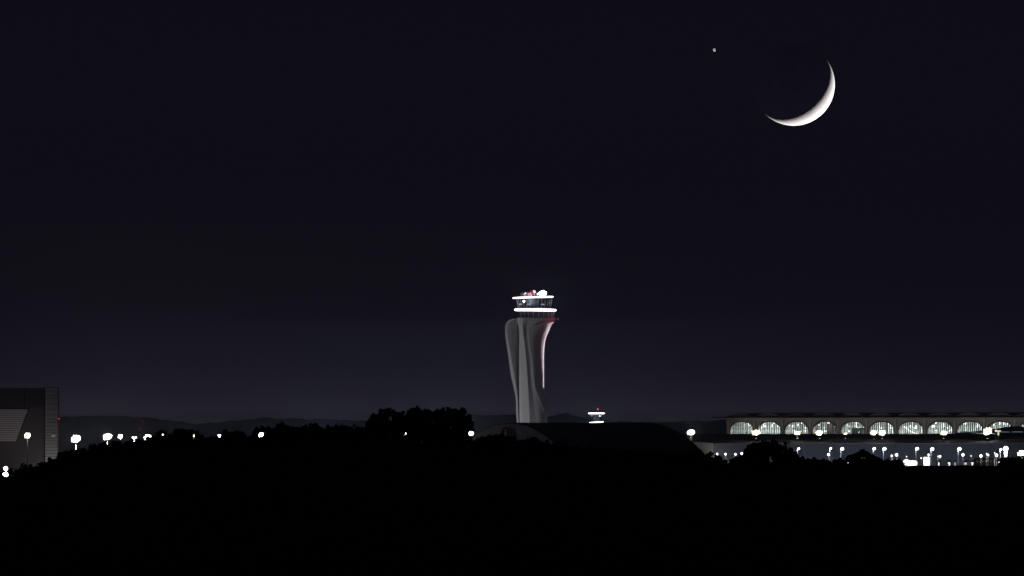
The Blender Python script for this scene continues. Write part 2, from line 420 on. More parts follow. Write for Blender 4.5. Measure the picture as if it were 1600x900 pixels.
for px, py, s in ((811.5,475.4,.25),(813.5,475.3,.28),(815.2,475.5,.22),(825,475.6,.38),(827.5,475.6,.34),(846,476.2,.33),(848.6,475.8,.36),(859,471,.2),(858,474,.16)):
    cs.box(tx(px)-s*1.3, tx(px)+s*1.3, -9.6*math.sqrt(max(.05, 1-((px-834.8)/26.5)**2))-.3, -9.6*math.sqrt(max(.05, 1-((px-834.8)/26.5)**2)), tz(py)-s, tz(py)+s)
cs.build('console_screen', emi('console_glow', (.75,.88,1), .7), tower, kind='stuff')
lamp(tower, (tx(826), -7.6, tz(470)), 600, (.9,.92,1), .3, name='cab_light')
# roof gear
MB().lathe([(24*m5, tz(463.6)), (24*m5, tz(462.9))], 32, c_ring2, 0).build('roof_deck', M_DCLAD, tower)
rail = MB()
for i in range(26):
    a = 2*math.pi*i/26; x, y = c_ring2 + 19*m5*math.cos(a), 19*m5*math.sin(a)
    rail.tube((x, y, tz(463)), (x, y, tz(457.6)), .17, .17, 5)
for zz in (457.8, 460.2):
    for i in range(26):
        a, b = 2*math.pi*i/26, 2*math.pi*(i+1)/26
        rail.tube((c_ring2+19*m5*math.cos(a), 19*m5*math.sin(a), tz(zz)), (c_ring2+19*m5*math.cos(b), 19*m5*math.sin(b), tz(zz)), .10, .10, 4)
rail.build('roof_railing', mat('rail_grey', (.45,.5,.58), .5), tower, kind='stuff')
MB().box(tx(818), tx(831), -3, 4, tz(463), tz(457.2)).build('plant_room', mat('plant_room_grey', (.12,.13,.15), .7), tower)
for px, top in ((816.5,455.4),(820.5,456),(824.5,455.6),(829.8,453.8)):
    MB().tube((tx(px), -4, tz(463)), (tx(px), -4, tz(top)), .16, .10, 6).build('antenna', M_STEEL, tower)
po = MB().tube((tx(834.6), -4.5, tz(463)), (tx(834.6), -4.5, tz(457)), .2, .2, 8).build('lamp_post', M_DARK, tower)
MB().ball((0,0,0), .8, 12, 8).build('obstruction_lamp', E_REDB, po, loc=(tx(834.6), -4.5, tz(455.8)))
lamp(tower, (tx(834.6), -6.5, tz(455.5)), 5000, (1,.06,.1), .3, name='red_lamp_light')
bs = MB().tube((tx(848), -3.5, tz(463)), (tx(848), -3.5, tz(460.4)), 1.2, .9, 10).build('beacon_stand', M_DARK, tower)
for dx, dz, r, em_ in ((-3.4,.1,.75,emi('pink_beacon_lens', (1,.6,.72), 2.2)),(-1.6,.2,1.15,E_BEACON),(.6,.2,1.55,E_BEACON),(3.0,.1,1.15,E_BEACON),(4.7,-.1,.7,emi('cyan_beacon_lens', (.25,.85,1), 1.6))):
    MB().ball((0,0,0), r, 16, 10, .9).build('beacon_lens', em_, bs, smooth=True, loc=(tx(848+dx), -4, tz(458.2-dz)))
lamp(tower, (tx(848), -6.2, tz(457.8)), 36000, (.55,.95,1), .8, name='beacon_light')
# red wash on the right shoulder
wf = MB().box(tx(872)-.5, tx(872)+.5, -7, -6, tz(500), tz(498)).build('red_wash_fixture', M_DARK, tower)
MB().tube((tx(866), -5, tz(497)), (tx(872), -6.5, tz(499)), .12, .12, 5).build('fixture_arm', M_DARK, wf)
lamp(tower, (tx(871.5), -8.5, tz(500)), 260, (1,.12,.25), .4, name='red_wash_light')
# ground floodlights; the two aimed at the tower are added and unseen
def ground_flood(px, Y, aim_px, aim_py, aimY, watts, colr, label, cone=40, z=1.2):
    x = xat(px, Y)
    t = thing('floodlight', label, 'floodlight', (x, Y, 0), 'floodlights standing on the ground')
    MB().box(-.5,.5,-.4,.4,0,z-.5).build('base', M_CONC, t)
    MB().box(-.7,.7,-.3,.3,z-.5,z+.4).build('housing', M_DARK, t)
    a = at(aim_px, aim_py, aimY) - Vector((x, Y, 0))
    lamp(t, (0, 0, z+1), watts, colr, .4, 'SPOT', a, cone)
    return t
ground_flood(560, 5440, 825, 600, 5500, 175000, (.98,.96,1), 'unseen floodlight added behind the big clump of trees to light the tower', 60)
ground_flood(1040, 5395, 832, 570, 5500, 18000, (.82,.76,1), 'unseen fill floodlight added behind the arched hangar to light the tower', 60)

# ------------------------------------------------------------------ small second tower far behind
SY = 8200.0; sm = mpp(SY); sxc = xat(932, SY)
t2 = thing('small_control_tower', 'small distant control tower with two white light bands and a red lamp', 'control tower', (sxc, SY, 0))
z2 = lambda py: zat(py, SY)
MB().lathe([(5*sm,0),(4.5*sm,z2(668)),(8*sm,z2(661.5))], 20).build('shaft', M_CONC, t2)
MB().lathe([(10.4*sm,-.45),(11.2*sm,-.1),(11.2*sm,.35),(10.4*sm,.6)], 32).build('lower_light_band', E_RING2, t2, loc=(-.3*sm, 0, z2(660))).rotation_euler = (0,-.07,0)
MB().lathe([(9.0*sm,z2(659.0)),(11.0*sm,z2(647.4))], 20, cap=False).build('cab_glazing', G_CAB, t2)
MB().lathe([(5*sm,z2(659.0)),(5*sm,z2(647.4))], 12).build('cab_core', M_DCLAD, t2)
MB().lathe([(12*sm,-.45),(13*sm,-.1),(13*sm,.3),(12*sm,.6)], 32).build('upper_light_band', E_RING2, t2, loc=(0, 0, z2(646)))
MB().ball((0,0,0), 1.0*sm, 10, 8).build('cab_lamp', E_GLOBE, t2, loc=(5.2*sm, -7*sm, z2(650)))
MB().box(-4*sm,-2.5*sm,-8*sm,-7.6*sm,z2(654),z2(653.2)).build('console_screen', emi('console_glow', (.75,.88,1), .7), t2)
ap = MB().tube((2*sm,0,z2(645)),(2*sm,0,z2(640)),.3,.2,6).build('roof_post', M_DARK, t2)
MB().ball((0,0,0), 1.1*sm, 10, 8).build('obstruction_lamp', E_RED, ap, loc=(2*sm,0,z2(639)))

# ------------------------------------------------------------------ arched hangar
HGY = 4200.0; hm = mpp(HGY)
hg = thing('arched_hangar', 'long black round-roofed hangar with a dim grey gable in front of the tower', 'hangar', (xat(797, HGY), HGY, 0))
apx = [0,8,16,25,35,45,55,65,75,85,95,104]; apy = [0,.3,1.1,3,7,12.5,19,26.5,35,46,59,74]
axis = Vector((220*hm, 78, 0)); al = axis.length; au = axis/al; wu = Vector((au.y, -au.x, 0))
cosw = wu.x
ztop = zat(661.3, HGY)
half = [(p*hm/cosw, ztop - q*hm) for p, q in zip(apx, apy)]
half = [(a, max(b, 0)) for a, b in half]
prof = [(-a, b) for a, b in reversed(half[1:])] + half
prof = [(prof[0][0]-.5, 0)] + prof + [(prof[-1][0]+.5, 0)]
def hpt(s, a, z, off=0): return au*s + wu*a + Vector((0,0,z))
roof = MB(); n = len(prof)
SEG = 20
for j in range(SEG+1):
    s = al*j/SEG
    roof.v += [tuple(hpt(s, a, z + (.12 if 0 < j < SEG else 0))) for a, z in prof]
for j in range(SEG):
    for i in range(n-1): roof.f.append((j*n+i, j*n+i+1, (j+1)*n+i+1, (j+1)*n+i))
roof.build('roof', M_ROOF, hg, smooth=True)
ribs = MB()
for j in range(1, SEG):
    s = al*j/SEG
    for i in range(1, n-2):
        p, q = hpt(s, prof[i][0], prof[i][1]+.2), hpt(s, prof[i+1][0], prof[i+1][1]+.2)
        ribs.tube(p, q, .14, .14, 4)
ribs.build('roof_seam', M_ROOF, hg, kind='stuff')
M_GAB = mat('grey_gable_sheet', (.58,.54,.62), .75, var=.15, scale=.1)
# gable built as vertical sheets, each a part
cuts = [-1.0,-.8,-.6,-.4,-.2,0.0,.13,.27,.45,.62,.8,1.0]
hw = prof[-2][0]
for i in range(len(cuts)-1):
    a0, a1 = cuts[i]*hw+.06, cuts[i+1]*hw-.06
    b = MB(); K_ = 6
    zs = [(a0+(a1-a0)*k/K_) for k in range(K_+1)]
    top = [max(.6, lerp([p[0] for p in prof[1:-1]], [p[1] for p in prof[1:-1]], a)-.35) for a in zs]
    for off in (-.25, .1):
        b.v += [tuple(hpt(off, a, 0)) for a in zs] + [tuple(hpt(off, a, t)) for a, t in zip(zs, top)]
    nn = K_+1
    for k in range(K_):
        b.f.append((k, k+1, nn+k+1, nn+k)); b.f.append((2*nn+k, 3*nn+k, 3*nn+k+1, 2*nn+k+1)); b.f.append((nn+k, nn+k+1, 3*nn+k+1, 3*nn+k))
    b.f.append((0, nn, 3*nn, 2*nn)); b.f.append((K_, 2*nn+K_, 3*nn+K_, nn+K_))
    b.build('gable_sheet', M_GAB, hg)
b = MB()
for i in range(n-1): b.add([hpt(.3, *prof[i]), hpt(.3, *prof[i+1]), hpt(.3, prof[i+1][0], 0), hpt(.3, prof[i][0], 0)], [(0,1,2,3)])
b.build('gable_backing', M_DARK, hg)
# small arched door surround
dfr = MB(); dc = (792.5-797)*hm/cosw; ra = 6.8*hm/cosw; zt = zat(668, HGY); zs_ = zat(677, HGY); zb = zat(703, HGY)
arc = [(dc+ra*math.cos(t), zs_+(zt-zs_)*math.sin(t)) for t in [math.pi*i/12 for i in range(13)]]
path = [(dc+ra, zb)] + arc + [(dc-ra, zb)]
for (a, z), (a2, z2_) in zip(path[:-1], path[1:]): dfr.tube(hpt(-.6, a, z), hpt(-.6, a2, z2_), .45, .45, 6)
fr = dfr.build('door_frame', M_REDP, hg)
MB().add([hpt(-.45, dc-ra*.9, zb), hpt(-.45, dc+ra*.9, zb)] + [hpt(-.45, dc+(a-dc)*.9, z-.2) for a, z in arc], [tuple(range(15))]).build('door_leaf', M_DARK, hg)
MB().obox(hpt(-.7, dc-ra*.15, (zs_+zb)/2+1.2), wu*.45, au*.1, (0,0,(zs_-zb)/2+.8)).build('door_panel', M_CLAD, fr)
mast_h = 0

# ------------------------------------------------------------------ floodlight masts
LENS = MB().box(-.46,.46,-.06,.0,-.34,.34).mesh('lens', E_FLOOD)
LENSC = MB().box(-.46,.46,-.06,.0,-.34,.34).mesh('lens', E_FLOODC)
LENSD = MB().box(-.46,.46,-.06,.0,-.34,.34).mesh('lens', emi('glow_rim_lens', (1,.74,.42), 1.5))  # outer lenses dimmer and warmer, imitating a soft rim of glow
HOUS = MB().box(-.52,.52,0,.42,-.40,.40).mesh('floodlight_head', M_DARK)
M_POLEB = mat('near_black_pole', (.035,.035,.035), .9, spec=.1)  # one even near-black colour, so the poles hardly show
def mast(px, py, Y, wpx, hpx, label, watts=60000, cool=False, pole=None, base=0.0, name='floodlight_mast'):
    m = mpp(Y); p = at(px, py, Y)
    t = thing(name, label, 'floodlight mast', (p.x, Y, base), 'tall floodlight masts around the airfield'); p.z -= base
    W, H = wpx*m, hpx*m
    MB().tube((0,.45,0),(0,.45,p.z+H*.3), *((.27,.18) if pole else (.22,.14)), 12).build('pole', pole or M_POLEB, t)
    MB().tube((0,.3,0),(0,.3,.5), .8, .8, 12).build('base', M_CONC, t)
    rowsn = max(2, int(round(H/.8)))
    fr = MB(); pos = []
    for r in range(rowsn):
        z = p.z + H*((r+.5)/rowsn-.5)
        q = math.sqrt(1 - ((r+.5)/rowsn*2-1)**2*.92) if rowsn > 2 else .9
        k = max(2, int(round(W*q/.95)))
        ww = W*q
        fr.tube((-ww/2, .25, z), (ww/2, .25, z), .07, .07, 5)
        sh = (r-(rowsn-1)/2)*W*.05*5/rowsn
        for i in range(k): pos.append((-ww/2 + ww*(i+.5)/k + sh, z, ww/k))
    fr.build('crossbar', M_STEEL, t)
    sc_z = H/rowsn
    for x, z, pitch in pos:
        ho = link('floodlight_head', HOUS, t, (x, -.2, z)); ho.scale = (pitch/1.0, 1, sc_z/.85); ho.rotation_euler = (R(-8), 0, random.uniform(-.5,.5))
        lo = link('lens', LENSD if (2*x/max(W,.1))**2 + (2*(z-p.z)/max(H,.1))**2 > .62 and W > 2 else LENS, ho)
    c = (.8,.9,1) if cool else (1,.93,.8)
    lamp(t, (0, -1.2, p.z), watts, (.8,.88,1) if watts > 7e4 and Y > 8000 else c, .2, name='floodlight_light')
    return t
mast(43, 680.5, 3700, 9.5, 8, 'floodlight mast in front of the dark panelled building at the left edge', 4500)
mast(118.5, 685.5, 4300, 15, 10.5, 'brightest left floodlight mast, just right of the panelled building', 70000, pole=M_CONC)
mast(168, 682.5, 4500, 13.5, 9, 'second bright floodlight mast right of the panelled building', 60000, pole=M_CONC)
mast(188, 681.8, 5200, 7, 5.5, 'small warm floodlight mast just right of the second bright mast', 9000, pole=M_CONC)
mast(231, 683.5, 4500, 12, 8.5, 'round bright floodlight mast beside the short lamp, left of the tall clump', 42000)
mast(253, 678.5, 5000, 7, 4, 'floodlight mast glinting through the first tall treetop on the left', 8000)
mast(303, 680.5, 5000, 5, 4.5, 'floodlight mast glinting through the second tall treetop on the left', 8000)
mast(343.5, 681.8, 5000, 7.5, 5, 'floodlight mast half hidden by leaves in the gap of the left treeline', 15000)
mast(408, 679.2, 4500, 8.5, 8, 'lone star-like floodlight mast in the middle of the left treeline', 26000)
mast(736, 677.5, 4000, 8, 7.5, 'floodlight mast at the right foot of the big tree clump', 44000)
mast(1079.5, 675.5, 4600, 11.5, 7.5, 'floodlight mast where the black hangar roof slopes down', 26000)
mast(1181.5, 675.8, 5146, 14, 8.5, 'floodlight mast between the first and second arched windows', 2500, base=zat(686, 5146))
mast(1246, 676.5, 5146, 10, 5.5, 'floodlight mast below the third arched window', 1500, base=zat(686, 5146))
mast(1280, 676.3, 5146, 10.5, 7.5, 'floodlight mast below the fourth arched window', 1500, base=zat(686, 5146))
mast(1321, 677.6, 5146, 5, 2, 'faint floodlight mast below the fifth arched window', 400, base=zat(686, 5146))
mast(1365, 676.2, 5146, 10, 7, 'left one of the paired floodlights below the sixth arched window', 1500, base=zat(686, 5146))
mast(1378.5, 676.2, 5146, 12, 7.5, 'right one of the paired floodlights below the sixth arched window', 1500, base=zat(686, 5146))
mast(1475, 676.5, 5146, 12, 6, 'floodlight mast below the eighth arched window', 1500, base=zat(686, 5146))
mast(1543, 673.8, 5146, 14, 11.5, 'biggest floodlight mast of the right side, by the ninth arched window', 5000, base=zat(686, 5146))
mast(1597, 708, 4400, 15, 8, 'low bright floodlight mast at the right edge of the view', 12000)
for px, lb in ((500,'unseen far mast added to light the haze, behind the treeline left of the clump'),(690,'unseen far mast added to light the haze, behind the right of the big clump'),(930,'unseen far mast added to light the haze, behind the hangar under the small tower')):
    mast(px, 683, 8600, 4, 3, lb, 260000)  # unseen masts added to brighten the haze before the hills
mast(634.5, 678, 4600, 5, 3.5, 'mast glimpsed through the middle of the big tree clump', 3000)
mast(587, 678, 4600, 2.4, 2, 'tiny floodlight mast glimpsed through the left of the big tree clump', 1000)

# ------------------------------------------------------------------ small lamps
def street_lamp(px, py, Y, label, armpx=2.0, r=.9, twin=False, pole_px=None):
    m = mpp(Y); p = at(px, py, Y); x0 = (pole_px if pole_px is not None else px-armpx) - px
    t = thing('street_lamp', label, 'street lamp', (p.x, Y, 0), 'white LED street lamps on blue lit poles')
    MB().tube((x0*m,0,0),(x0*m,0,p.z-.3), .24, .16, 8).build('pole', M_PAINTW, t)
    MB().tube((x0*m,0,p.z-.5),(0,0,p.z+.35), .13, .1, 6).build('arm', M_STEEL, t)
    MB().tube((x0*m,0,0),(x0*m,0,.3), .5, .5, 8).build('base', M_CONC, t)
    h_ = MB().box(-.7,.7,-.4,.4,.1,.4).build('lamp_head', M_STEEL, t, loc=(0,0,p.z))
    MB().ball((0,0,0), r*.8, 12, 8, .85).build('lens', E_STREET, h_, smooth=True, loc=(0,-.1,-.35))
    lamp(t, (0.2,-1.1,p.z-.9), 700, (.6,.8,1), .3, name='street_lamp_light')
    return t
SLY = 5000.0
sl_ = [(1248,700.2,1246,.75,'nearest the dark tree mass'),(1298,699.8,1296.4,.75,'left of the pair under the fifth arch'),
 (1316,700.2,1314,1.15,'right of the pair under the fifth arch'),(1366,700,1364.2,1.0,'behind the round tree, left one of its pair'),
 (1382,700.2,1380,1.15,'right of the round tree'),(1433,700,1431,1.1,'above the bright lit gatehouse'),
 (1456.6,700.6,1454.6,1.2,'just right of the tall glowing kiosk'),(1499,700.4,1497,1.2,'between the kiosk and the low dark building'),
 (1564,701.2,1562.8,.75,'left of the triple lamp pole')]
for px, py, pp, r, lb in sl_: street_lamp(px, py, SLY, 'white street lamp on a pole, ' + lb, r=r, pole_px=pp)
# triple lamp pole
p = at(1571.5, 701, SLY); m = mpp(SLY)
t = thing('street_lamp', 'tall pole carrying three white lamps one above another near the right edge', 'street lamp', (p.x, SLY, 0))
MB().tube((-.7,0,0),(-.7,0,p.z), .3,.2, 8).build('pole', M_PAINTW, t)
for py, r in ((701,1.3),(707.4,1.0),(711.8,.7)):
    z = zat(py, SLY)
    a = MB().tube((-.7,0,z-.2),(0,0,z), .1,.1,5).build('arm', M_STEEL, t)
    MB().ball((0,0,0), r, 12, 8).build('lens', E_STREET, a, smooth=True, loc=(0,-.2,z))
lamp(t, (.3,-1.6,p.z-1), 2200, (.7,.85,1), .3, name='street_lamp_light')
def globe(px, py, r, label, Y=4900.0, group='warm globe lamps near the ground', e=None, watts=500):
    m = mpp(Y); p = at(px, py, Y); r *= .62
    t = thing('globe_lamp', label, 'lamp', (p.x, Y, 0), group)
    MB().tube((0,0,0),(0,0,p.z-r*.6), .12,.09, 6).build('post', M_STEEL, t)
    MB().tube((0,0,0),(0,0,.25), .3,.3, 8).build('base', M_CONC, t)
    MB().ball((0,0,0), r, 12, 8).build('globe', e or E_GLOBE, t, smooth=True, loc=(0,-.1,p.z))
    if watts: lamp(t, (0,-r-.5,p.z), watts, (1,.9,.85), .3, name='globe_light')
GL = [(1120.6,709.2,.95,'first of four in a row below the grey wall'),(1133.5,709.5,.85,'second of four in a row below the grey wall'),
 (1149.2,709.8,1.0,'third of four in a row below the grey wall'),(1159,708.6,1.0,'fourth of four in a row below the grey wall'),
 (1128.5,720.6,.5,'small, low under the row of four'),(1169.5,708.7,.45,'small and dim, among leaves left of the dark tree mass'),(1167,714,.35,'tiny, lowest among leaves left of the dark tree mass'),
 (1242,710,.5,'small, against the right side of the dark tree mass'),(1294.6,710.2,1.1,'beside the foot of a tall street lamp pole under the arches'),
 (1325,722.5,.5,'low small, left one of the pair beside the round tree'),(1334,722.2,.4,'low small, right one of the pair beside the round tree'),
 (1393.3,712.3,1.0,'pinkish, lower one of the pair left of the gatehouse'),(1400.8,710.8,1.25,'upper one of the pair left of the gatehouse'),
 (1416.5,713.4,.4,'tiny, floating just above the gatehouse roof'),(1439.4,715.8,.7,'on a thin post between gatehouse and kiosk'),
 (1451,710.4,.95,'pinkish, directly above the glowing kiosk'),(1465.3,713,.45,'small left neighbour of a bigger globe right of the kiosk'),(1468.6,713.2,1.0,'bigger one right of the kiosk above the numbered sign'),
 (1504.6,710.6,1.15,'right of the tall lamp pole pair'),(1517.3,712.4,.5,'small, on a grey post left of the low dark building'),
 (1532.7,712.4,1.15,'leftmost over the low dark building'),(1541.5,708.7,.5,'small upper, over the low dark building'),(1543.8,710.9,.95,'second over the low dark building'),
 (1554.2,707.6,.4,'tiny, on a grey post over the low dark building'),(1557.2,711.2,1.2,'third over the low dark building'),(1562,723.2,1.25,'in front of the low dark building'),
 (1393,724,1.35,'low bright wide, left of the gatehouse'),(1389.5,723.4,.8,'low, touching the wide low lamp left of the gatehouse'),(1397,724.4,.8,'low, right edge of the wide lamp left of the gatehouse')]
for px, py, r, lb in GL: globe(px, py, r, 'round white lamp, ' + lb, watts=500 if r > .8 else 0, e=E_PINKG if 'pink' in lb else E_GLOBE if len(lb) % 3 else E_WARMG)
for px, lb in ((1255,'below the first street lamp'),(1283,'midway between the first two street lamps'),(1300,'below the second street lamp')):
    globe(px, 722.2, .38, 'faint low lamp in the treetops ' + lb, e=emi('faint_lamp', (1,.95,.9), .35), watts=0)
# short lamps on the left
def short_lamp(px, py, Y, w_, label):
    m = mpp(Y); p = at(px, py, Y)
    t = thing('short_lamp', label, 'lamp', (p.x, Y, 0))
    MB().tube((0,0,0),(0,0,p.z), .3,.25, 8).build('pole', M_PAINTW, t)
    for s in (-1, 1):
        a = MB().tube((0,0,p.z),(s*w_*m*.35,0,p.z+.3), .12,.1,5).build('arm', M_STEEL, t)
        MB().ball((0,0,0), w_*m*.23, 10, 8, .7).build('lens', E_STREET, a, smooth=True, loc=(s*w_*m*.35,-.2,p.z))
    lamp(t, (0,-1.5,p.z-1), 3000, (.95,1,1), .3, name='short_lamp_light')
short_lamp(210, 683.5, 4700, 6.5, 'mushroom-shaped twin lamp between two bright masts on the left')
t = thing('edge_lamp_pole', 'low pole with a warm lamp over a bluish lamp at the bottom left edge', 'lamp', (xat(9, 3600), 3600, 0))
MB().tube((0,0,0),(0,0,zat(731,3600)), .2,.15, 8).build('pole', M_PAINTW, t)
MB().ball((0,0,0), .85, 12, 8).build('upper_lamp', E_FLOOD, t, smooth=True, loc=(0,-.3,zat(732,3600)))
MB().ball((0,0,0), 1.15, 12, 8, .85).build('lower_lamp', emi('blue_white_lens', (.6,.8,1), 12), t, smooth=True, loc=(-.1,-.3,zat(742,3600)))
lamp(t, (0,-2,zat(738,3600)), 6000, (.7,.85,1), .4, name='edge_lamp_light')
# red obstruction lights on thin masts
def red_mast(px, pys, Y, label):
    p = at(px, pys[0], Y)
    t = thing('obstruction_light_mast', label, 'mast', (p.x, Y, 0), 'thin masts with red lamps')
    MB().tube((0,0,0),(0,0,p.z), .12,.06, 6).build('pole', M_DARK, t)
    MB().tube((0,0,0),(0,0,.3), .5,.5, 8).build('base', M_CONC, t)
    for py in pys: MB().ball((0,0,0), .75*mpp(Y), 8, 6).build('red_lamp', E_RED, t, loc=(0,-.2,zat(py,Y)))
red_mast(98.2, (709.5,), 4000, 'thin mast with a red lamp close above the trees by the building')
red_mast(223, (658,), 5200, 'tall thin mast with a red lamp above the round bright mast')
red_mast(218.5, (669.5,), 5200, 'shorter thin mast with a red lamp left of the round bright mast')
red_mast(187, (696,), 4000, 'thin mast with a dim red lamp just over the trees')

# ------------------------------------------------------------------ panelled building at the left edge
BY = 3800.0; bmx = mpp(BY)
bl = thing('panelled_building', 'huge dark building with slatted upper wall and pale panelled right strip at left edge', 'building', (xat(70, BY), BY, 0))
zB = lambda py: zat(py, BY)
def bx(px): return (px-70)*bmx
L0 = bx(-260)                                  # goes on beyond the frame
MB().box(L0, bx(69.6), 3.2, 45, 0, zB(609)).build('wall', mat('dark_brownish_wall', (.085,.072,.078), .8, var=.15, scale=.08), bl)
MB().box(L0, bx(70.2), -.4, 45, zB(607.2), zB(606)).build('roof_edge', M_DCLAD, bl)
MB().box(bx(70.3), bx(91.4), .3, 6, 0, zB(606)).build('end_core', M_DARK, bl)
MB().box(bx(70), bx(92.2), -.3, 6, zB(605.9), zB(604.8)).build('end_roof_edge', M_DCLAD, bl)
# upper slatted band: one slat = one part
z = zB(638.5); top = zB(607.6); step = 3.6*bmx
ups = []
cols = [(-130,-62),(-61.5,7.5),(8.2,37.5),(38.2,69.4)]
while z < top-.3:
    for c0, c1 in cols:
        MB().box(bx(c0), bx(c1), -.25+random.uniform(-.05,.05), 3.1, z+.26, min(z+step, top)).build('slat', M_DCLAD, bl)
    z += step
# lit inclined lower block
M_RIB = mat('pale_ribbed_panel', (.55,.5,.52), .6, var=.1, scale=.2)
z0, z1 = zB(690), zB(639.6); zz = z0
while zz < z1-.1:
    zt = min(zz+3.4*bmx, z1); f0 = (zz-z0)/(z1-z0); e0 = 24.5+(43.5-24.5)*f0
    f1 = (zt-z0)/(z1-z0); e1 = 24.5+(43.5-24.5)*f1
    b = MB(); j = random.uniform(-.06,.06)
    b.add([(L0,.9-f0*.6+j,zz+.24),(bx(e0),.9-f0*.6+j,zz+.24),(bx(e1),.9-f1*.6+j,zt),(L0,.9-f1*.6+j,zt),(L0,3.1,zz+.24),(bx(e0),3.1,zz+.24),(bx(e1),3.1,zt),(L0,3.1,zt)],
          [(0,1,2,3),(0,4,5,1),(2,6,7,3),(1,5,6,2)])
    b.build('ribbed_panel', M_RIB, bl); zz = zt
# right strip: courses of panels with stronger joints
joints = [606,612,618.5,623.5,631.5,640,648.6,655,660.5,666,672,676,681,685,689.2,694,699,704,708.8,713.5,718.3,724,730,736,742,748,755,775,800,836]
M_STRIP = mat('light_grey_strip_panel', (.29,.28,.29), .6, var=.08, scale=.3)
for i in range(len(joints)-1):
    a, b_ = zB(joints[i+1]), zB(joints[i]); 
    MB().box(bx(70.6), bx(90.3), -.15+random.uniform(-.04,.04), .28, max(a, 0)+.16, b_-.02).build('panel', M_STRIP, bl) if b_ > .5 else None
MB().box(bx(90.8), bx(92), -.1, .28, 0, zB(606.4)).build('corner_trim', M_DARK, bl)
MB().box(bx(80.5), bx(86.5), -.45, -.22, zB(682), zB(679.3)).build('small_sign', emi('faint_wall_sign', (.9,.88,.9), .13), bl)
rl = MB().tube((bx(92.6),-.4,zB(655.5)),(bx(92.6),-.4,zB(654.4)),.12,.12,6).build('red_lamp_bracket', M_DARK, bl)
MB().ball((0,0,0), .26, 10, 8).build('red_lamp', E_RED, rl, loc=(bx(92.6),-.5,zB(654.2)))
ground_flood(80, 3786, 81, 722, 3800, 3600, (1,.95,.95), 'ground floodlight at the foot of the panelled building pale strip', 110)
ground_flood(-40, 3762, -5, 668, 3800, 7000, (1,.93,.93), 'floodlight added out of view to light the ribbed wall of the panelled building', 90)  # added beyond the frame edge to brighten the ribbed wall

# ------------------------------------------------------------------ terminal hall with arched windows
PA = Vector((xat(1138, 5900), 5900, 0)); PB = Vector((xat(1587, 5540), 5540, 0))
NB = 12; uvec = (PB-PA)/10; BL = uvec.length; uu = uvec.normalized(); nn_ = Vector((-uu.y, uu.x, 0))   # nn_: into the hall
if nn_.x < 0: nn_ = -nn_
term = thing('terminal_hall', 'long terminal hall with a row of glowing arched windows under a flat cornice', 'airport terminal', PA)
ZE, ZC, ZT, ZS, ZF = 30.5, 28.5, 27.7, 22.4, 14.0
def tp(u, v, z): return uu*u + nn_*v + Vector((0,0,z))
def tbox(mb, u0, u1, v0, v1, z0, z1):
    return mb.obox(tp((u0+u1)/2, (v0+v1)/2, (z0+z1)/2), uu*(u1-u0)/2, nn_*(v1-v0)/2, Vector((0,0,(z1-z0)/2)))
PW = 3.2                                       # half of the pier between two arches
AW = BL/2 - PW
bayarc = [(BL/2 - AW*math.cos(math.pi*i/20), ZS + (ZT-ZS)*math.sin(math.pi*i/20)**.9) for i in range(21)]
def bay_mesh():
    b = MB()
    for v0 in (0, 1.6):
        pts = [(0,ZF),(0,ZC)] 
        o = len(b.v)
        for a, z in bayarc: b.v.append(tuple(tp(a, v0, z)))
        for a, z in bayarc: b.v.append(tuple(tp(a, v0, ZC)))
        k = len(bayarc)
        for i in range(k-1): b.f.append((o+i, o+i+1, o+k+i+1, o+k+i))
        b.add([tp(0,v0,ZF), tp(PW,v0,ZF), tp(PW,v0,ZS), tp(PW,v0,ZC), tp(0,v0,ZC)], [(0,1,2,3,4)])
        b.add([tp(BL-PW,v0,ZF), tp(BL,v0,ZF), tp(BL,v0,ZC), tp(BL-PW,v0,ZC), tp(BL-PW,v0,ZS)], [(0,1,2,3,4)])
    rv = [(PW,ZF)] + bayarc + [(BL-PW,ZF)]
    for (a,z),(a2,z2_) in zip(rv[:-1], rv[1:]): b.add([tp(a,0,z),tp(a2,0,z2_),tp(a2,1.6,z2_),tp(a,1.6,z)], [(0,1,2,3)])
    return b.mesh('bay_wall', M_STONE)
BAY = bay_mesh()
def arch_z(u):
    c = (u-BL/2)/AW
    return ZS if abs(c) >= 1 else ZS + (ZT-ZS)*math.sqrt(1-c*c)**.9
def win_mesh():
    b = MB(); pts = [(PW,ZF)] + bayarc + [(BL-PW,ZF)]
    b.add([tp(a, .9, z) for a, z in pts], [tuple(range(len(pts)))])
    return b.mesh('arched_window', G_TERM)
WIN = win_mesh()
def mull_mesh():
    b = MB(); k = 13
    for i in range(1, k):
        u = PW + 2*AW*i/k; zt = arch_z(u)
        b.obox(tp(u, .9, (ZF+zt)/2), uu*.27, nn_*.3, (0,0,(zt-ZF)/2))
    for z in (17.2, 20.2, 23.0, 25.4):
        dz = (z-ZS)/(ZT-ZS); half_ = AW if z <= ZS else AW*math.sqrt(max(0, 1-max(dz,0)**2.2))
        b.obox(tp(BL/2, .9, z), uu*half_, nn_*.15, (0,0,.09))
    return b.mesh('mullion_frame', mat('window_mullion', (.04,.04,.045), .5))
MUL = mull_mesh()
TRIM = MB()
for (a,z),(a2,z2_) in zip(bayarc[:-1], bayarc[1:]): TRIM.tube(tp(a,-.1,z), tp(a2,-.1,z2_), .42,.42,6)
TRIMM = TRIM.mesh('arch_trim', mat('dark_arch_trim', (.1,.1,.1), .7))
PIL = tbox(MB(), -1.1, 1.1, -.8, -.01, 0, ZC-.01).mesh('pilaster', mat('pale_pilaster', (.6,.57,.53), .7))
VLT = MB()
va = [(BL*i/12, ZE + .25 + 2.3*math.sin(math.pi*i/12)) for i in range(13)]
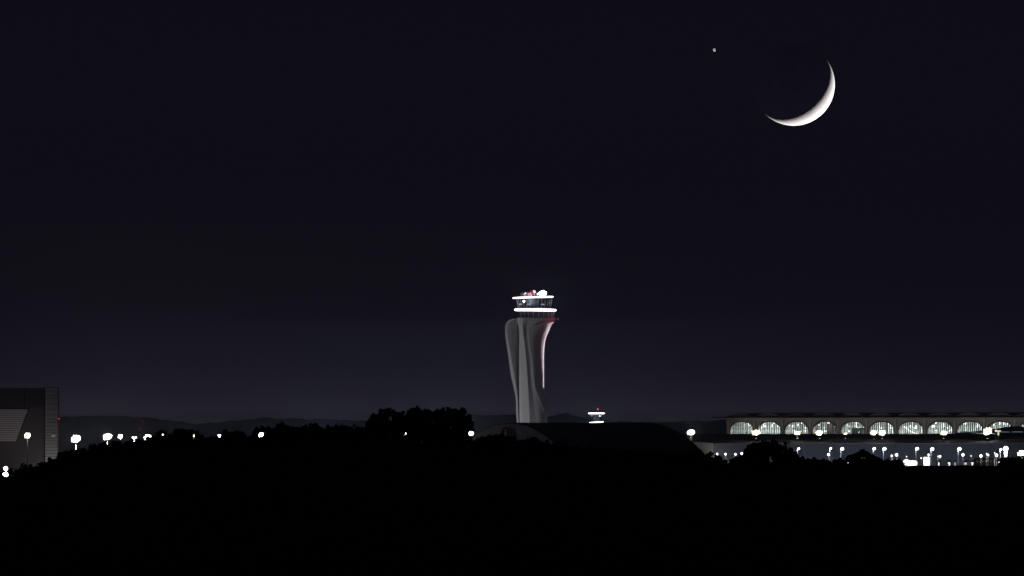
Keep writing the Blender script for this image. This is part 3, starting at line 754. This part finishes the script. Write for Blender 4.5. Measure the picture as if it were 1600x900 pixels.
for (a,z),(a2,z2_) in zip(va[:-1], va[1:]):
    VLT.add([tp(a,-1.0,z),tp(a2,-1.0,z2_),tp(a2,70,z2_),tp(a,70,z)], [(0,1,2,3)])
VLT.add([tp(a,-1.0,z) for a,z in va], [tuple(range(13))]); VLT.add([tp(a,70,z) for a,z in va], [tuple(range(13))])
VLTM = VLT.mesh('roof_vault', mat('grey_roof_metal', (.11,.105,.12), .6, var=.1, scale=.2))
for i in range(NB):
    off = uvec*i
    link('bay_wall', BAY, term, off)
    wn = link('arched_window', WIN, term, off); link('mullion_frame', MUL, wn)
    link('arch_trim', TRIMM, term, off); link('roof_vault', VLTM, term, off)
for i in range(NB+1): link('pilaster', PIL, term, uvec*i)
tot = BL*NB
tbox(MB(), -1.2, tot+1, -1.4, 1.7, ZC+.02, ZE-.5).build('cornice', M_STONE, term)
tbox(MB(), -14, tot+2, -4.5, 70.5, ZE-.48, ZE+.15).build('roof_slab', M_ROOF, term)
tbox(MB(), -.6, tot, .01, 1.59, 0, ZF-.02).build('base_wall', M_STONE, term)
D = 62.0
tbox(MB(), -.6, tot, 1.6, D, ZF-.6, ZF-.05).build('floor', M_INTD, term)
tbox(MB(), -.6, 0, 1.65, D, ZF-.04, ZE-.52).build('end_wall', M_INT, term)
tbox(MB(), tot, tot+.6, 1.65, D, ZF-.04, ZE-.52).build('end_wall', M_INT, term)
tbox(MB(), -.6, tot+.6, D+.01, D+.6, 0, ZE-.52).build('back_wall', M_INT, term)
tbox(MB(), 0.01, tot-.01, 1.72, D-.02, ZE-1.3, ZE-.6).build('ceiling', M_INT, term)
# what stands inside the hall
cl = tbox(MB(), -.5, .5, -.5, .5, ZF, ZE-1.35).mesh('hall_column', M_INT)
dl = MB().ball((0,0,0), .5, 10, 8).mesh('ceiling_downlight', E_DOWN)
fin = tbox(MB(), -.35, .35, -.9, .0, ZF, ZE-1.4).mesh('wall_fin', mat('interior_pale_fin', (.8,.82,.82), .6))
LP = tbox(MB(), -.16, .16, -.16, .16, ZF, 26.3).mesh('glow_post', emi('glowing_edge_post', (.9,1,.96), .8))  # posts glow themselves, standing in for brightly lit fins
for i in range(NB):
    for v in (14, 38):
        link('hall_column', cl, term, uvec*i + nn_*v)
    for k in range(13):
        u = random.uniform(2, BL-2); v = random.uniform(2.5, 22); zz = random.choice([26.8, 26.2, 25.4, 24.6, 23.5, 21.5])
        o = link('ceiling_downlight', dl, term, tp(i*BL+u, v, zz)); s = random.uniform(.7, 1.35); o.scale = (s, s, s)
    for k in range(5): link('glow_post', LP, term, tp(i*BL + BL*(k+random.uniform(.1,.9))/5, random.uniform(2.6, 9), 0))
    for k in range(6): link('wall_fin', fin, term, tp(i*BL + BL*(k+.3)/6, D-.02, 0))
    a = bpy.data.lights.new('hall_light', 'AREA'); a.shape = 'RECTANGLE'; a.size = 26; a.size_y = 40
    a.energy = 62000*S*random.uniform(.8, 1.2); a.color = (.95, 1, .97)
    ao = bpy.data.objects.new('hall_light', a); col.objects.link(ao); ao.parent = term; ao.location = tp((i+.5)*BL, D*.5, ZE-1.45)
    ao.rotation_euler = (0, 0, math.atan2(uu.y, uu.x))
def ribcurve(u0, u1, z0, z1, zm, v, r=.32):
    b = MB(); pr = None
    for k in range(13):
        t_ = k/12; p_ = tp(u0+(u1-u0)*t_, v, (1-t_)**2*z0 + 2*t_*(1-t_)*zm + t_*t_*z1)
        if pr is not None: b.tube(pr, p_, r, r, 5)
        pr = p_
    return b
ribcurve(6*BL+5, 6*BL+26, 24.2, 19.6, 20.2, 3).build('glowing_curved_rib', E_DOWN, term)  # ribs carry downlight emission, standing in for light on the vault
ribcurve(7*BL+20, 7*BL+34, 20.8, 24.4, 21.6, 3).build('glowing_curved_rib', E_DOWN, term)
tbox(MB(), 3*BL+12, 3*BL+27, 5, 6, ZF, 26.5).build('timber_screen', M_WARMP, term)
tbox(MB(), 4*BL+9, 4*BL+24, 4, 9, ZF, 23.6).build('dark_kiosk', M_DARK, term)
# facade wash: lamps added on the forecourt roof to brighten the arched front
for i in range(0, NB, 2):
    fx = tbox(MB(), (i+1)*BL-.5, (i+1)*BL+.5, -46, -45, 20.35, 21.2).build('added_facade_lamp', M_DARK, term)
    l0 = tp((i+1)*BL, -46.5, 21.6)
    lamp(term, l0, 7500, (1,.93,.84), .4, 'SPOT', tp((i+1)*BL, 0, 26), 140, name='facade_fill_light')

# ------------------------------------------------------------------ forecourt building with the long black roof
FY = 5150.0
fb = thing('forecourt_building', 'long low building under a thick black roof in front of the arched terminal', 'building', (xat(1115, FY), FY, 0))
fm = mpp(FY); fx_ = lambda px: (px-1115)*fm; fz = lambda py: zat(py, FY)
Rgt = fx_(1760)
rf = MB().add([(fx_(1052),9,fz(679.5)),(fx_(1060),9,fz(677.9)),(Rgt,9,fz(677.9)),(Rgt,-7,fz(692.4)),(fx_(1118),-7,fz(692.4)),(fx_(1092),-2,fz(689.4)),(fx_(1070),60,fz(678.1)),(Rgt,60,fz(678.1))],
    [(0,1,2,3,4,5),(1,6,7,2)]).build('roof', M_ROOF, fb)
MB().add([(fx_(1092),-1.9,fz(689.6)),(fx_(1118),-6.9,fz(692.5)),(Rgt,-6.9,fz(692.5)),(Rgt,60,fz(692.6)),(fx_(1070),60,fz(690))],[(0,1,2,3,4)]).build('soffit', M_DCLAD, fb)
MB().box(fx_(1118), Rgt, -7.25, -7.0, fz(694.0), fz(692.3)).build('roof_edge', mat('grey_roof_edge', (.3,.3,.3), .7), fb)
# wall panels across the front, each a part
px = 1115.0; wm = mat('blue_grey_wall_panel', (.2,.215,.25), .75, var=.1, scale=.15)
while px < 1640:
    MB().box(fx_(px)+.06, fx_(px+24)-.06, random.uniform(-.06,.06), 1, 0, fz(693.4)).build('wall_panel', wm, fb); px += 24
MB().add([(fx_(1115),0,0),(fx_(1115),0,fz(692.2)),(fx_(1076),48,fz(690)),(fx_(1076),48,0)],[(0,1,2,3)]).build('end_wall', mat('pale_end_wall', (.6,.57,.54), .75), fb)
lamp(fb, (fx_(1060), -25, 4), 9000, (1,.93,.88), .5, 'SPOT', (fx_(1100), 20, 9), 80, name='end_wall_light')
ft = MB().box(fx_(1060)-.5, fx_(1060)+.5, -25, -24, 0, 3.3).build('end_wall_floodlight', M_DARK, fb)
for px in range(1140, 1600, 46):
    lamp(fb, (fx_(px), -22, 2.0), 1100, (.75,.82,1), .4, name='forecourt_light')
    MB().tube((fx_(px), -22, 0), (fx_(px), -22, 1.3), .15, .15, 6).build('forecourt_bollard', M_STEEL, fb)

# ------------------------------------------------------------------ curved canopy building on the right
CY = 5300.0; cmp_ = mpp(CY)
cb = thing('curved_canopy', 'dark curved canopy roof with thin lit slots at the right, before the last arches', 'canopy', (xat(1494, CY), CY, 0))
cx_ = lambda px: (px-1494)*cmp_; cz_ = lambda py: zat(py, CY)
ctop = [(1494,676.3),(1510,675.6),(1530,673.8),(1545,672),(1560,670.3),(1572,668.2),(1582,666.4),(1592,666),(1604,667.2),(1625,670),(1680,676)]
b = MB()
for y_ in (0, 45):
    b.v += [(cx_(p_), y_, cz_(q)) for p_, q in ctop]
for i in range(len(ctop)-1): b.f.append((i, i+1, len(ctop)+i+1, len(ctop)+i))
b.build('canopy_roof', M_ROOF, cb, smooth=True)
b = MB()
for (p_, q), (p2, q2) in zip(ctop[:-1], ctop[1:]):
    b.add([(cx_(p_),.2,cz_(q)),(cx_(p2),.2,cz_(q2)),(cx_(p2),.2,cz_(q2+3.2 if p2 < 1560 else 679)),(cx_(p_),.2,cz_(q+3.2 if p_ < 1560 else 679))],[(0,1,2,3)])
b.build('canopy_fascia', mat('dark_blue_fascia', (.10,.11,.13), .6), cb)
for p0, p1, q in ((1500,1514,674.6),(1517,1530,675.4),(1563,1577.5,675),(1581.5,1598,674.8)):
    MB().box(cx_(p0), cx_(p1), -.2, .1, cz_(q+.6), cz_(q-.6)).build('strip_window', E_SLOT, cb)
for p0 in (1500,1512,1524,1536): MB().tube((cx_(p0),.5,0),(cx_(p0),.5,cz_(675)),.25,.25,6).build('column', M_STEEL, cb)
MB().box(cx_(1558), cx_(1680), 2, 40, 0, cz_(679.2)).build('lower_wall', M_DCLAD, cb)
t = thing('lit_totem', 'small yellow-green lit totem beside the biggest right floodlight mast', 'totem', (xat(1560, 5120), 5120, 0))
MB().tube((0,0,0),(0,0,zat(680,5120)),.25,.2,6).build('pole', M_STEEL, t)
MB().box(-.45,.45,-.3,.3,zat(680,5120),zat(673,5120)).build('lit_stem', emi('yellow_green_glow', (.85,1,.55), .8), t)
MB().box(-1.2,1.4,-.3,.3,zat(674.6,5120)+.01,zat(672.4,5120)).build('lit_head', emi('yellow_green_glow', (.85,1,.55), .8), t)
t = thing('globe_lamp', 'round orange-tinted lamp between the totem and the biggest floodlight mast', 'lamp', (xat(1556,5120), 5120, 0))
MB().tube((0,0,0),(0,0,zat(673.5,5120)),.15,.12,6).build('post', M_STEEL, t)
MB().ball((0,0,0), .6, 10, 8).build('globe', emi('orange_globe', (1,.75,.6), 1.2), t, loc=(0,-.1,zat(673,5120)))

# ------------------------------------------------------------------ gatehouse, kiosk, signs, low dark building
GY = 4850.0; gm = mpp(GY); gz = lambda py: zat(py, GY)
gt = thing('gatehouse', 'overexposed white-lit gatehouse canopy on pillars left of the glowing kiosk', 'gatehouse', (xat(1412, GY), GY, 0))
gx = lambda px: (px-1412)*gm
def extr(pts, y0, y1):
    b = MB(); n = len(pts)
    b.v = [(gx(a), y0, gz(q)) for a, q in pts] + [(gx(a), y1, gz(q)) for a, q in pts]
    b.f = [tuple(range(n)), tuple(range(n, 2*n))[::-1]] + [(i, n+i, n+(i+1) % n, (i+1) % n) for i in range(n)]
    return b
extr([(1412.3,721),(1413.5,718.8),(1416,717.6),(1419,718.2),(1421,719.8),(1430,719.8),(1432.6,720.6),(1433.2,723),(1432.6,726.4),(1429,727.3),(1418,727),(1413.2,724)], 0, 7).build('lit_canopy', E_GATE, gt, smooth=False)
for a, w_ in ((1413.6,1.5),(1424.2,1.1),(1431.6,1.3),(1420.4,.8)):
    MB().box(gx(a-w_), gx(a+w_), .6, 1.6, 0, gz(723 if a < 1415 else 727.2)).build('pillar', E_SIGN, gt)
MB().box(gx(1413), gx(1433), 7.1, 7.6, 0, gz(722)).build('back_wall', M_CONC, gt)
extr([(1425.5,719.7),(1427.3,719.7),(1426.6,717.2)], 3, 4).build('roof_vent', mat('orange_vent', (.5,.3,.12), .6), gt)
lamp(gt, (gx(1422), -3, 3.5), 2500, (1,.95,.9), .6, name='gatehouse_light')
k_ = thing('glowing_kiosk', 'tall glowing white rectangular kiosk right of the gatehouse', 'kiosk', (xat(1448, GY), GY, 0))
kx = lambda px: (px-1448)*gm
kp = MB(); ks = [(kx(1443.2),gz(714.8)),(kx(1444),gz(714.2)),(kx(1452.2),gz(714.2)),(kx(1452.9),gz(714.9)),(kx(1452.6),0),(kx(1443.8),0)]
kp.v = [(a,0,z) for a,z in ks] + [(a,3,z) for a,z in ks]; kp.f = [tuple(range(6)), tuple(range(6,12))[::-1]] + [(i,6+i,6+(i+1)%6,(i+1)%6) for i in range(6)]
kp.build('lit_body', E_GATE, k_)
MB().box(kx(1443.4),kx(1452.7),-.1,3.1,gz(714.1),gz(713.7)).build('roof', M_DARK, k_)
MB().box(kx(1443.4),kx(1452.7),-.1,3.1,0,.4).build('plinth', M_CONC, k_)
def text_sign(px, py0, py1, wpx, txt, label, glow=E_SIGN):
    t = thing('lit_sign', label, 'sign', (xat(px, GY), GY, 0), 'black sign boards with white lit faces')
    z0, z1 = gz(py1), gz(py0); w_ = wpx*gm/2
    MB().box(-w_-.35, w_+.35, 0, .4, z0-.4, z1+1.1).build('board', M_DARK, t)
    MB().box(-.15, .15, .1, .3, 0, z0-.4).build('post', M_STEEL, t)
    if txt:
        c = bpy.data.curves.new('numeral', 'FONT'); c.body = txt; c.size = (z1-z0)*1.35; c.extrude = .05; c.align_x = 'CENTER'; c.offset = .12
        c.materials.append(glow); o = bpy.data.objects.new('numeral_text', c); col.objects.link(o)
        dg = bpy.context.evaluated_depsgraph_get(); me = bpy.data.meshes.new_from_object(o.evaluated_get(dg)); bpy.data.objects.remove(o)
        q = link('numeral', me, t, (0, -.08, z0)); q.rotation_euler = (R(90), 0, 0)
    else:
        MB().box(-w_, w_, -.08, -.005, z0, z1).build('lit_face', glow, t)
text_sign(1404.6, 721.4, 725.6, 4.2, '', 'small black board with a pale lit face between globe lamps and gatehouse', E_SIGND)
text_sign(1466.8, 722.2, 729.5, 4.2, '1', 'black sign board with a white lit figure one, right of the kiosk')
text_sign(1483, 722.2, 728.4, 4.5, '2', 'black sign board with a white lit figure two', E_SIGN)
text_sign(1492.2, 722.5, 727.5, 2.6, '', 'narrow black board with dim lit face left of the paired poles', E_SIGND)
text_sign(1508.6, 722.6, 726.2, 3.6, '', 'black board with a square pale face right of the paired poles', emi('mid_lit_panel', (.95,.9,.97), .8))
text_sign(1519, 722.6, 728.2, 3.4, '7', 'black sign board with a pale lit figure at the left end of the low building', E_SIGN)
GYB = 4950.0
lo = thing('low_dark_building', 'low dark building with a row of tiny lamps near the right edge', 'building', (xat(1522, GYB), GYB, 0))
lx = lambda px: (px-1522)*mpp(GYB); lz = lambda py: zat(py, GYB)
MB().box(lx(1522), lx(1640), 0, 30, 0, lz(716.6)).build('wall', M_DCLAD, lo)
MB().box(lx(1521.2), lx(1641), -.6, 30.5, lz(716.5), lz(715.6)).build('roof', M_ROOF, lo)
for p_ in (1527,1531.3,1535.5,1539.8,1548,1552.4): MB().box(lx(p_)-.22, lx(p_)+.22, -.25, -.02, lz(721.6), lz(720.6)).build('wall_lamp', emi('dim_wall_lamp', (.9,.85,.85), .5), lo)
# dim lit little shelter under the row of four
t = thing('lit_shelter', 'small dim lit shelter low beneath the row of four globe lamps', 'shelter', (xat(1139.5, GY), GY, 0))
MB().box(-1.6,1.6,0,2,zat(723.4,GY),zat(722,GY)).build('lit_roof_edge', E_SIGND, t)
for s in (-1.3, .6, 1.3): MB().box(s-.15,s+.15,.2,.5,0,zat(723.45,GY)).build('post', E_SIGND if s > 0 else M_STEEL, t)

# ------------------------------------------------------------------ trees on the ridge
GAPS = [(9,738,6,.1),(253,678.5,2.6,.35),(303,680.5,2.2,.3),(343.5,681.8,3.2,.4),(634.5,678,2.6,.25),(644,679.3,1.0,.3),(587,678,1.3,.3),(736,677.5,4.5,.05),(408,679.2,4.2,.05),
        (1120.6,709,3,.1),(1133.5,709.5,3,.1),(1149.2,709.8,3,.1),(1159,708.6,3,.1),(1128.5,720.5,1.6,.1),(1139.5,723,3,.2),(1169.5,708.7,1.5,.3),(1167,714,1.2,.3),
        (388,689,1.0,.2),(1325,722.5,1.6,.1),(1334,722.2,1.5,.1),(1255,722.2,1.5,.2),(1283,722.2,1.5,.2),(1300,722.2,1.5,.2)]
def project(p):
    d = Vector(p) - Vector((0,0,CZ)); c, s = math.cos(PITCH), math.sin(PITCH)
    yy = d.y*c + d.z*s; zz = -d.y*s + d.z*c
    return 800 + F*d.x/yy, 450 - F*zz/yy
def tree(px, topy, wpx, label, Y=None, dens=1.0):
    Y = Y or RIDGE + random.uniform(-12, 12)
    m = mpp(Y); x = xat(px, Y); zg = ground_z(x, Y) - .15; zt = zat(topy, Y)
    H = max(zt - zg, 1.2); W = wpx*m
    t = thing('tree', label, 'tree', (x, Y, zg), 'black silhouetted trees along the ridge')
    tr = MB().tube((0,0,0),(0,0,H*.35), .05*H**.8, .035*H**.8, 7)
    tr.tube((0,0,H*.34),(W*.05,0,H*.72), .035*H**.8, .012*H**.8, 6)
    for k in range(5):
        a = random.uniform(0, 6.28); tr.tube((0,0,H*random.uniform(.2,.4)), (W*.36*math.cos(a), W*.36*math.sin(a), H*random.uniform(.5,.8)), .02*H**.8, .006*H**.8, 5)
    tr.build('trunk', M_BARK, t)
    b = MB(); lobes = []
    nl = int(10 + W*H*.35)
    for k in range(nl):
        u = random.uniform(-1, 1); hz = random.uniform(.12, 1)
        lim = (math.sqrt(max(0, 1-((hz-.45)/.62)**2)) if hz > .45 else 1)*.5
        r = min(.75, random.uniform(.11,.2)*min(W, H*1.2))
        lx_ = u*lim*W; ly_ = random.uniform(-1,1)*lim*W*.8
        top_ = hz*H - r*.8
        lobes.append((lx_, ly_, max(r*.5, top_), r))
    lobes.append((random.uniform(-.12,.12)*W, 0, H-.17*min(W,H), .17*min(W,H)))
    for k in range(int(3+W*H*.12)): lobes.append((random.uniform(-.36,.36)*W, random.uniform(-.2,.2)*W, random.uniform(.15,.68)*H, random.uniform(.16,.24)*min(W,H)))
    for k in range(int(W*2.2)):
        u = random.uniform(-.46,.46)*W; hz = math.sqrt(max(0,1-(2*u/W)**2)); lobes.append((u, 0, H*(.5+.5*hz)*random.uniform(.93,1.0)+random.uniform(-.1,.28), random.uniform(.14,.36)))
    for k in range(int(4+W*1.2)):
        u = random.uniform(-.48,.48)*W; hz = math.sqrt(max(0,1-(2*u/W)**2)); rr = random.uniform(.22,.42)
        lobes.append((u, random.uniform(-.2,.2)*W, H*(.45+.55*hz)*random.uniform(.9,.98)-rr, rr))
    if H < 3.2:
        for k in range(4): lobes.append((random.uniform(-.45,.45)*W, 0, .25*H, .3*H))
    for (a, b2, c, r) in lobes:
        nleaf = int((60 + 150*r*r)*dens)
        for k in range(nleaf):
            v = Vector((random.gauss(0,1), random.gauss(0,1), random.gauss(0,1))).normalized()*r*(random.random()**.45)*random.choice((1,1,1,1.18))
            p_ = Vector((a, b2, c)) + v
            qx, qy = project((x+p_.x, Y+p_.y, zg+p_.z))
            if any((qx-g0)**2 + (qy-g1)**2 < g2*g2 and random.random() > g3 for g0, g1, g2, g3 in GAPS): continue
            s = random.uniform(.10,.24)
            q1 = Vector((random.gauss(0,1), random.gauss(0,1), random.gauss(0,1))).normalized()*s
            q2 = q1.orthogonal().normalized()*s*random.uniform(.5,.9)
            b.add([p_-q1, p_+q2*.8, p_+q1, p_-q2], [(0,1,2,3)])
    b.build('crown', M_LEAF, t)
RUNS = [
 ('from the left in the run beside the panelled building', [(38,734,20),(50,730,22),(66,727,24),(83,718,20),(99,709,20),(111,706,16),(126,703,20),(147,698,24),(164,693.5,18),(181,693,22),(203,690,18),(220,689,20),(237,685.5,18)]),
 ('from the left between the round and the lone mast', [(252,674.5,17),(268,681,20),(284,671,23),(300,673,19),(313,682,14),(325,689,16),(338,684,14),(354,676,19),(371,675,20),(388,682,16),(399,678,12)]),
 ('from the left between the lone mast and big clump', [(411,666.5,22),(427,671,18),(444,663.5,27),(461,668.5,18),(475,666,18),(492,664.5,27),(514,668.5,22),(532,667,20),(549,666.5,22),(566,672,20)]),
 ('from the left in the big high clump', [(588,649,26),(605,638,40),(628,645,30),(654,636.5,40),(676,643,24),(697,637,38),(717,639,32),(728,652,18)]),
 ('from the left in front of the hangar gable', [(748,690,18),(764,682.5,22),(779,680,24),(794,682,22),(815,691,24),(832,685.5,22),(850,690.5,22),(868,697,24)]),
 ('from the left below the black hangar side', [(895,702,30),(925,706,30),(958,708,34),(992,710,34),(1028,712,34),(1062,715,32),(1092,718,28)]),
 ('from the left in the mass right of four globes', [(1116,720,20),(1136,725,22),(1151,718,20),(1166,706,20),(1180,693,28),(1201,690,38),(1222,694.5,28),(1236,704,20)]),
 ('from the left at the feet of the street lamps', [(1252,717.5,22),(1270,719,26),(1291,721,24),(1312,721,22),(1333,712,20),(1348,706,30),(1362,713,20),(1381,721.5,26),(1400,726,20)]),
 ('from the left at the right edge of the view', [(1572,724,18),(1585,717.5,24),(1598,716.5,24)]),
]
for where, lst in RUNS:
    for i, (px, ty, wp) in enumerate(lst):
        tree(px, ty, wp*1.25, ORD[i] + ' dark leafy tree ' + where, dens=1.5 if 'clump' in where and 'big high' in where else 1.15)
# undergrowth that closes the foot of the treeline
ug = MB()
for k in range(24000):
    px = random.uniform(-40, 1410); Y = RIDGE + random.uniform(-14, 14); x = xat(px, Y); zg = ground_z(x, Y)
    hh = random.random()**1.5*((1.1+2.2*abs(noise1(px,.05)+noise1(px,.17)*.6)) if px < 1115 else .8)
    s = random.uniform(.12,.26); p_ = Vector((x, Y, zg+hh))
    q1 = Vector((random.gauss(0,1), random.gauss(0,1), random.gauss(0,1))).normalized()*s; q2 = q1.orthogonal().normalized()*s*.8
    qx, qy = project(p_)
    if any((qx-g0)**2 + (qy-g1)**2 < g2*g2 for g0, g1, g2, g3 in GAPS): continue
    ug.add([p_-q1, p_+q2, p_+q1, p_-q2], [(0,1,2,3)])
u_ = ug.build('undergrowth', M_LEAF, kind='stuff'); tag(u_, 'black low scrub along the crest of the ridge under the trees', 'undergrowth')

# ------------------------------------------------------------------ haze
HZ = MB().box(-90500, 90500, -9500, 90500, -2.5, 118)
hzm = bpy.data.materials.new('night_haze'); hzm.use_nodes = True
n = hzm.node_tree.nodes; n.clear()
o_ = n.new('ShaderNodeOutputMaterial'); pv = n.new('ShaderNodeVolumePrincipled')
pv.inputs['Color'].default_value = (.66,.74,1,1); pv.inputs['Density'].default_value = 2.4e-5; pv.inputs['Anisotropy'].default_value = .6
hzm.node_tree.links.new(pv.outputs[0], o_.inputs['Volume'])
hz = HZ.build('haze', hzm, kind='stuff'); tag(hz, 'thin bluish night haze over the whole airfield', 'haze')
